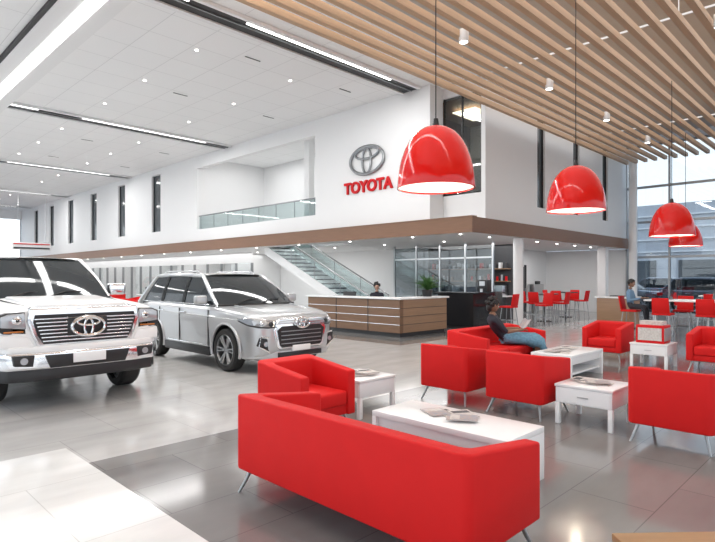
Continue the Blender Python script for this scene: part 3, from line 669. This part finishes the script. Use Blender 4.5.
# outdoors: low hedge and a metal-clad building across the lot
b=MB(); b.box(47,49,-60,80,-.12,.15,'grass')
for i in range(60):
    b.ell((48+random.uniform(-.5,.5),-30+i*1.2,.3),(.8,.8,random.uniform(.4,.7)),'grass',seg=8)
b.build('hedge')
b=MB(); b.box(60,75,-50,70,-.12,9,'panel')
for k in range(18): b.box(59.9,60,-48+k*6.5,-43.5+k*6.5,.8,3.4,'winddark')
for z in (4.2,5.4,6.6,7.8): b.box(59.85,60,-50,70,z,z+.12,'white2')
b.build('neighbouring_building')

# ---------------------------------------------------------------- people
def person(name,loc,ang,seat,foot,skin,top,bottom,leg,hair,hand,lean=.05,bun=False,spread=.11,skirt=False,kx=.45,T_=1.0,tilt=14):
    J=[];E=[];Rd=[];lab=[]
    def v(p,r,par=None,l=None):
        J.append(Vector(p)); Rd.append(r)
        if par is not None: E.append((par,len(J)-1)); lab.append(l)
        return len(J)-1
    p=v((0,0,seat+.11),(.12,.15)); w=v((-lean*.35,0,seat+.27*T_),(.095,.125),p,top); c=v((-lean*.75,0,seat+.44*T_),(.105,.15),w,top)
    n=v((-lean,0,seat+.57*T_),(.06,.07),c,top); h=v((-lean+.015,0,seat+.57*T_+.09),(.05,.05),n,skin)
    hands=[]
    for s in (-1,1):
        sh=v((-lean,s*.165,seat+.57*T_-.055),(.058,.058),c,top); el=v((.06-lean*.5,s*.235,seat+.27*T_),(.043,.043),sh,top)
        hp=Vector((hand[0],s*hand[1],seat+hand[2])); e=J[el]; wr=v(e.lerp(hp,.86),(.028,.028),el,top if leg!='bare' else skin); pa=v(hp+(hp-e)*.12,(.022,.036),wr,skin)
        hands.append((J[wr].copy(),J[pa].copy(),s))
        hi=v((.05,s*.09,seat+.095),(.085,.085),p,bottom); kn=v((kx,s*spread,seat+.085),(.06,.06),hi,bottom); an=v((kx+.03,s*spread,foot+.10),(.036,.036),kn,leg if leg!='bare' else skin)
        v((kx+.17,s*spread,foot+.04),(.034,.04),an,'pants')
    me=bpy.data.meshes.new('sk'); me.from_pydata([tuple(q) for q in J],E,[]); o=bpy.data.objects.new('sk',me); S.collection.objects.link(o)
    o.modifiers.new('s','SKIN'); o.modifiers.new('u','SUBSURF').levels=2
    for i,q in enumerate(me.skin_vertices[0].data): q.radius=Rd[i]; q.use_root=(i==0)
    dg=bpy.context.evaluated_depsgraph_get(); m2=bpy.data.meshes.new_from_object(o.evaluated_get(dg)); bpy.data.objects.remove(o)
    b=MB(); t=bmesh.new(); t.from_mesh(m2)
    for f in t.faces:
        cc=f.calc_center_median(); best=9;bl=top
        for (i,j),l in zip(E,lab):
            a,d=J[i],J[j]-J[i]; tt=max(0,min(1,(cc-a).dot(d)/d.length_squared)); D=(a+d*tt-cc).length-Rd[j][0]*.3
            if D<best: best=D;bl=l
        f.material_index=b.mi(bl)
    tm_=bpy.data.meshes.new('x'); t.to_mesh(tm_); t.free(); b.bm.from_mesh(tm_)
    for wr,pa,s in hands:
        d=(pa-wr).normalized(); side=d.cross(Vector((0,0,1))).normalized(); up=side.cross(d)
        for k,(off,ln) in enumerate(((-.027,.062),(-.009,.074),(.009,.070),(.026,.055))):
            q=pa+side*off+d*.01; b.tube([q,q+d*ln*.5-up*.004,q+d*ln*.8-up*.018,q+d*ln*.9-up*.035],[.009,.0085,.008,.006],skin,seg=6)
        sd=-s if side.y*s>0 else s
        q=pa-d*.02+side*(.028*sd); b.tube([q,q+d*.03+side*sd*.022,q+d*.055+side*sd*.022-up*.01],[.011,.010,.007],skin,seg=6)
    hc=J[h]+Vector((.025,0,.10)); T=Matrix.Translation(hc)@Matrix.Rotation(R(tilt),4,'Y')
    b.ell((0,0,0),(.092,.074,.112),skin,20,X=T); b.ell((.03,0,-.06),(.058,.05,.05),skin,14,X=T)
    b.hull8([(.08,-.016,-.03),(.112,-.010,-.03),(.112,.010,-.03),(.08,.016,-.03),(.08,-.006,.02),(.092,-.005,.02),(.092,.005,.02),(.08,.006,.02)],skin,.004,X=T)
    b.ell((.084,0,-.055),(.010,.024,.008),'lip',10,X=T)
    for s in (-1,1):
        b.ell((.080,s*.030,.004),(.012,.015,.008),'eye',10,X=T); b.ell((.091,s*.030,.004),(.004,.006,.006),'black',8,X=T); b.ell((.083,s*.031,.026),(.010,.018,.004),hair,8,X=T)
        b.ell((0,s*.076,-.005),(.018,.008,.028),skin,10,X=T)
    b.ell((-.018,0,.022),(.096,.083,.108),hair,20,X=T); b.ell((.0,0,.075),(.08,.072,.05),hair,16,X=T)
    if bun:
        b.ell((-.06,0,-.05),(.06,.075,.09),hair,14,X=T)
        for k in range(26):
            a=random.uniform(0,6.28); e=random.uniform(-.5,1.5); b.ell((-.03-.09*abs(math.cos(e))*max(0,math.cos(a)+.3),.085*math.sin(a)*math.cos(e),.03+.10*math.sin(e)),(.032,.032,.032),hair,8,X=T)
    b.tube([J[n]+Vector((.0,.055*math.cos(k*.785),.02)) + Vector((.055*math.sin(k*.785),0,0)) for k in range(8)],.012,top,seg=6,closed=True)
    if skirt:
        secs=[]
        for x,wy,z0,z1 in ((-.06,.18,seat+.01,seat+.22),(.12,.21,seat-.0,seat+.22),(.33,.235,seat-.01,seat+.215),(kx+.02,.25,seat-.08,seat+.205),(kx+.11,.25,seat-.22,seat+.14),(kx+.13,.24,seat-.34,seat+.02)):
            N=20; secs.append([(x+.02*math.sin(k*2),wy*math.cos(2*math.pi*k/N),(z0+z1)/2+(z1-z0)/2*math.sin(2*math.pi*k/N)) for k in range(N)])
        b.loft(secs,bottom)
    return b.build(name,loc,ang,70)
person('seated_woman',(8.84,4.98,0),R(-42),.46,0,'skin','jacket','denim','bare','hair',(.26,.13,.27),lean=.25,bun=True,skirt=True,kx=.54,T_=.90,tilt=22)
b=MB()
for s in (-1,1): b.hull8([(0,0,0),(.006,.0,.0),(.006,s*.17,.03),(0,s*.17,.03),(.10,0,.15),(.106,0,.15),(.106,s*.17,.18),(.1,s*.17,.18)],'paper2')
b.build('open_magazine',(9.07,4.77,.74),R(-42))
person('seated_man',(16.75,5.44,0),R(-90),.74,.28,'skin','shirt','pants','pants','hair',(.36,.13,.34),lean=0,kx=.42)
person('receptionist',(12.85,11.8,0),R(-135),.62,.12,'skinl','jacket','pants','pants','hair',(.36,.14,.22),lean=0,bun=True)
b=MB(); b.box(-.24,.24,-.24,.24,.54,.61,'black',.03); b.box(-.29,-.23,-.22,.22,.66,1.15,'black',.03); b.cyl((0,0,.1),(0,0,.54),.03,'steel'); b.box(-.28,-.22,-.03,.03,.57,.7,'black')
for k in range(5): b.tube([(0,0,.11),(.28*math.cos(k*1.257),.28*math.sin(k*1.257),.06)],.02,'black'); b.ell((.28*math.cos(k*1.257),.28*math.sin(k*1.257),.03),(.03,.03,.03),'rubber',10)
b.build('office_chair',(12.85,11.8,0),R(-135))

# ---------------------------------------------------------------- world / camera
w=bpy.data.worlds.new('World'); S.world=w; w.use_nodes=True; bg=w.node_tree.nodes['Background']
tc=w.node_tree.nodes.new('ShaderNodeTexCoord'); sp=w.node_tree.nodes.new('ShaderNodeSeparateXYZ'); cr=w.node_tree.nodes.new('ShaderNodeValToRGB')
w.node_tree.links.new(tc.outputs['Generated'],sp.inputs[0]); w.node_tree.links.new(sp.outputs[2],cr.inputs[0]); w.node_tree.links.new(cr.outputs[0],bg.inputs[0])
cr.color_ramp.elements[0].color=(.95,.975,1,1); cr.color_ramp.elements[1].color=(.55,.72,1,1)
bg.inputs[1].default_value=2.0
cam=bpy.data.cameras.new('camera'); co=bpy.data.objects.new('camera',cam); S.collection.objects.link(co)
cam.sensor_width=36; cam.lens=544/715*36; cam.shift_y=7/715; cam.clip_end=400
co.location=(0,0,1.65); co.rotation_euler=(R(90),0,R(-45.4)); S.camera=co
S.view_settings.view_transform='Standard'; S.view_settings.exposure=.15
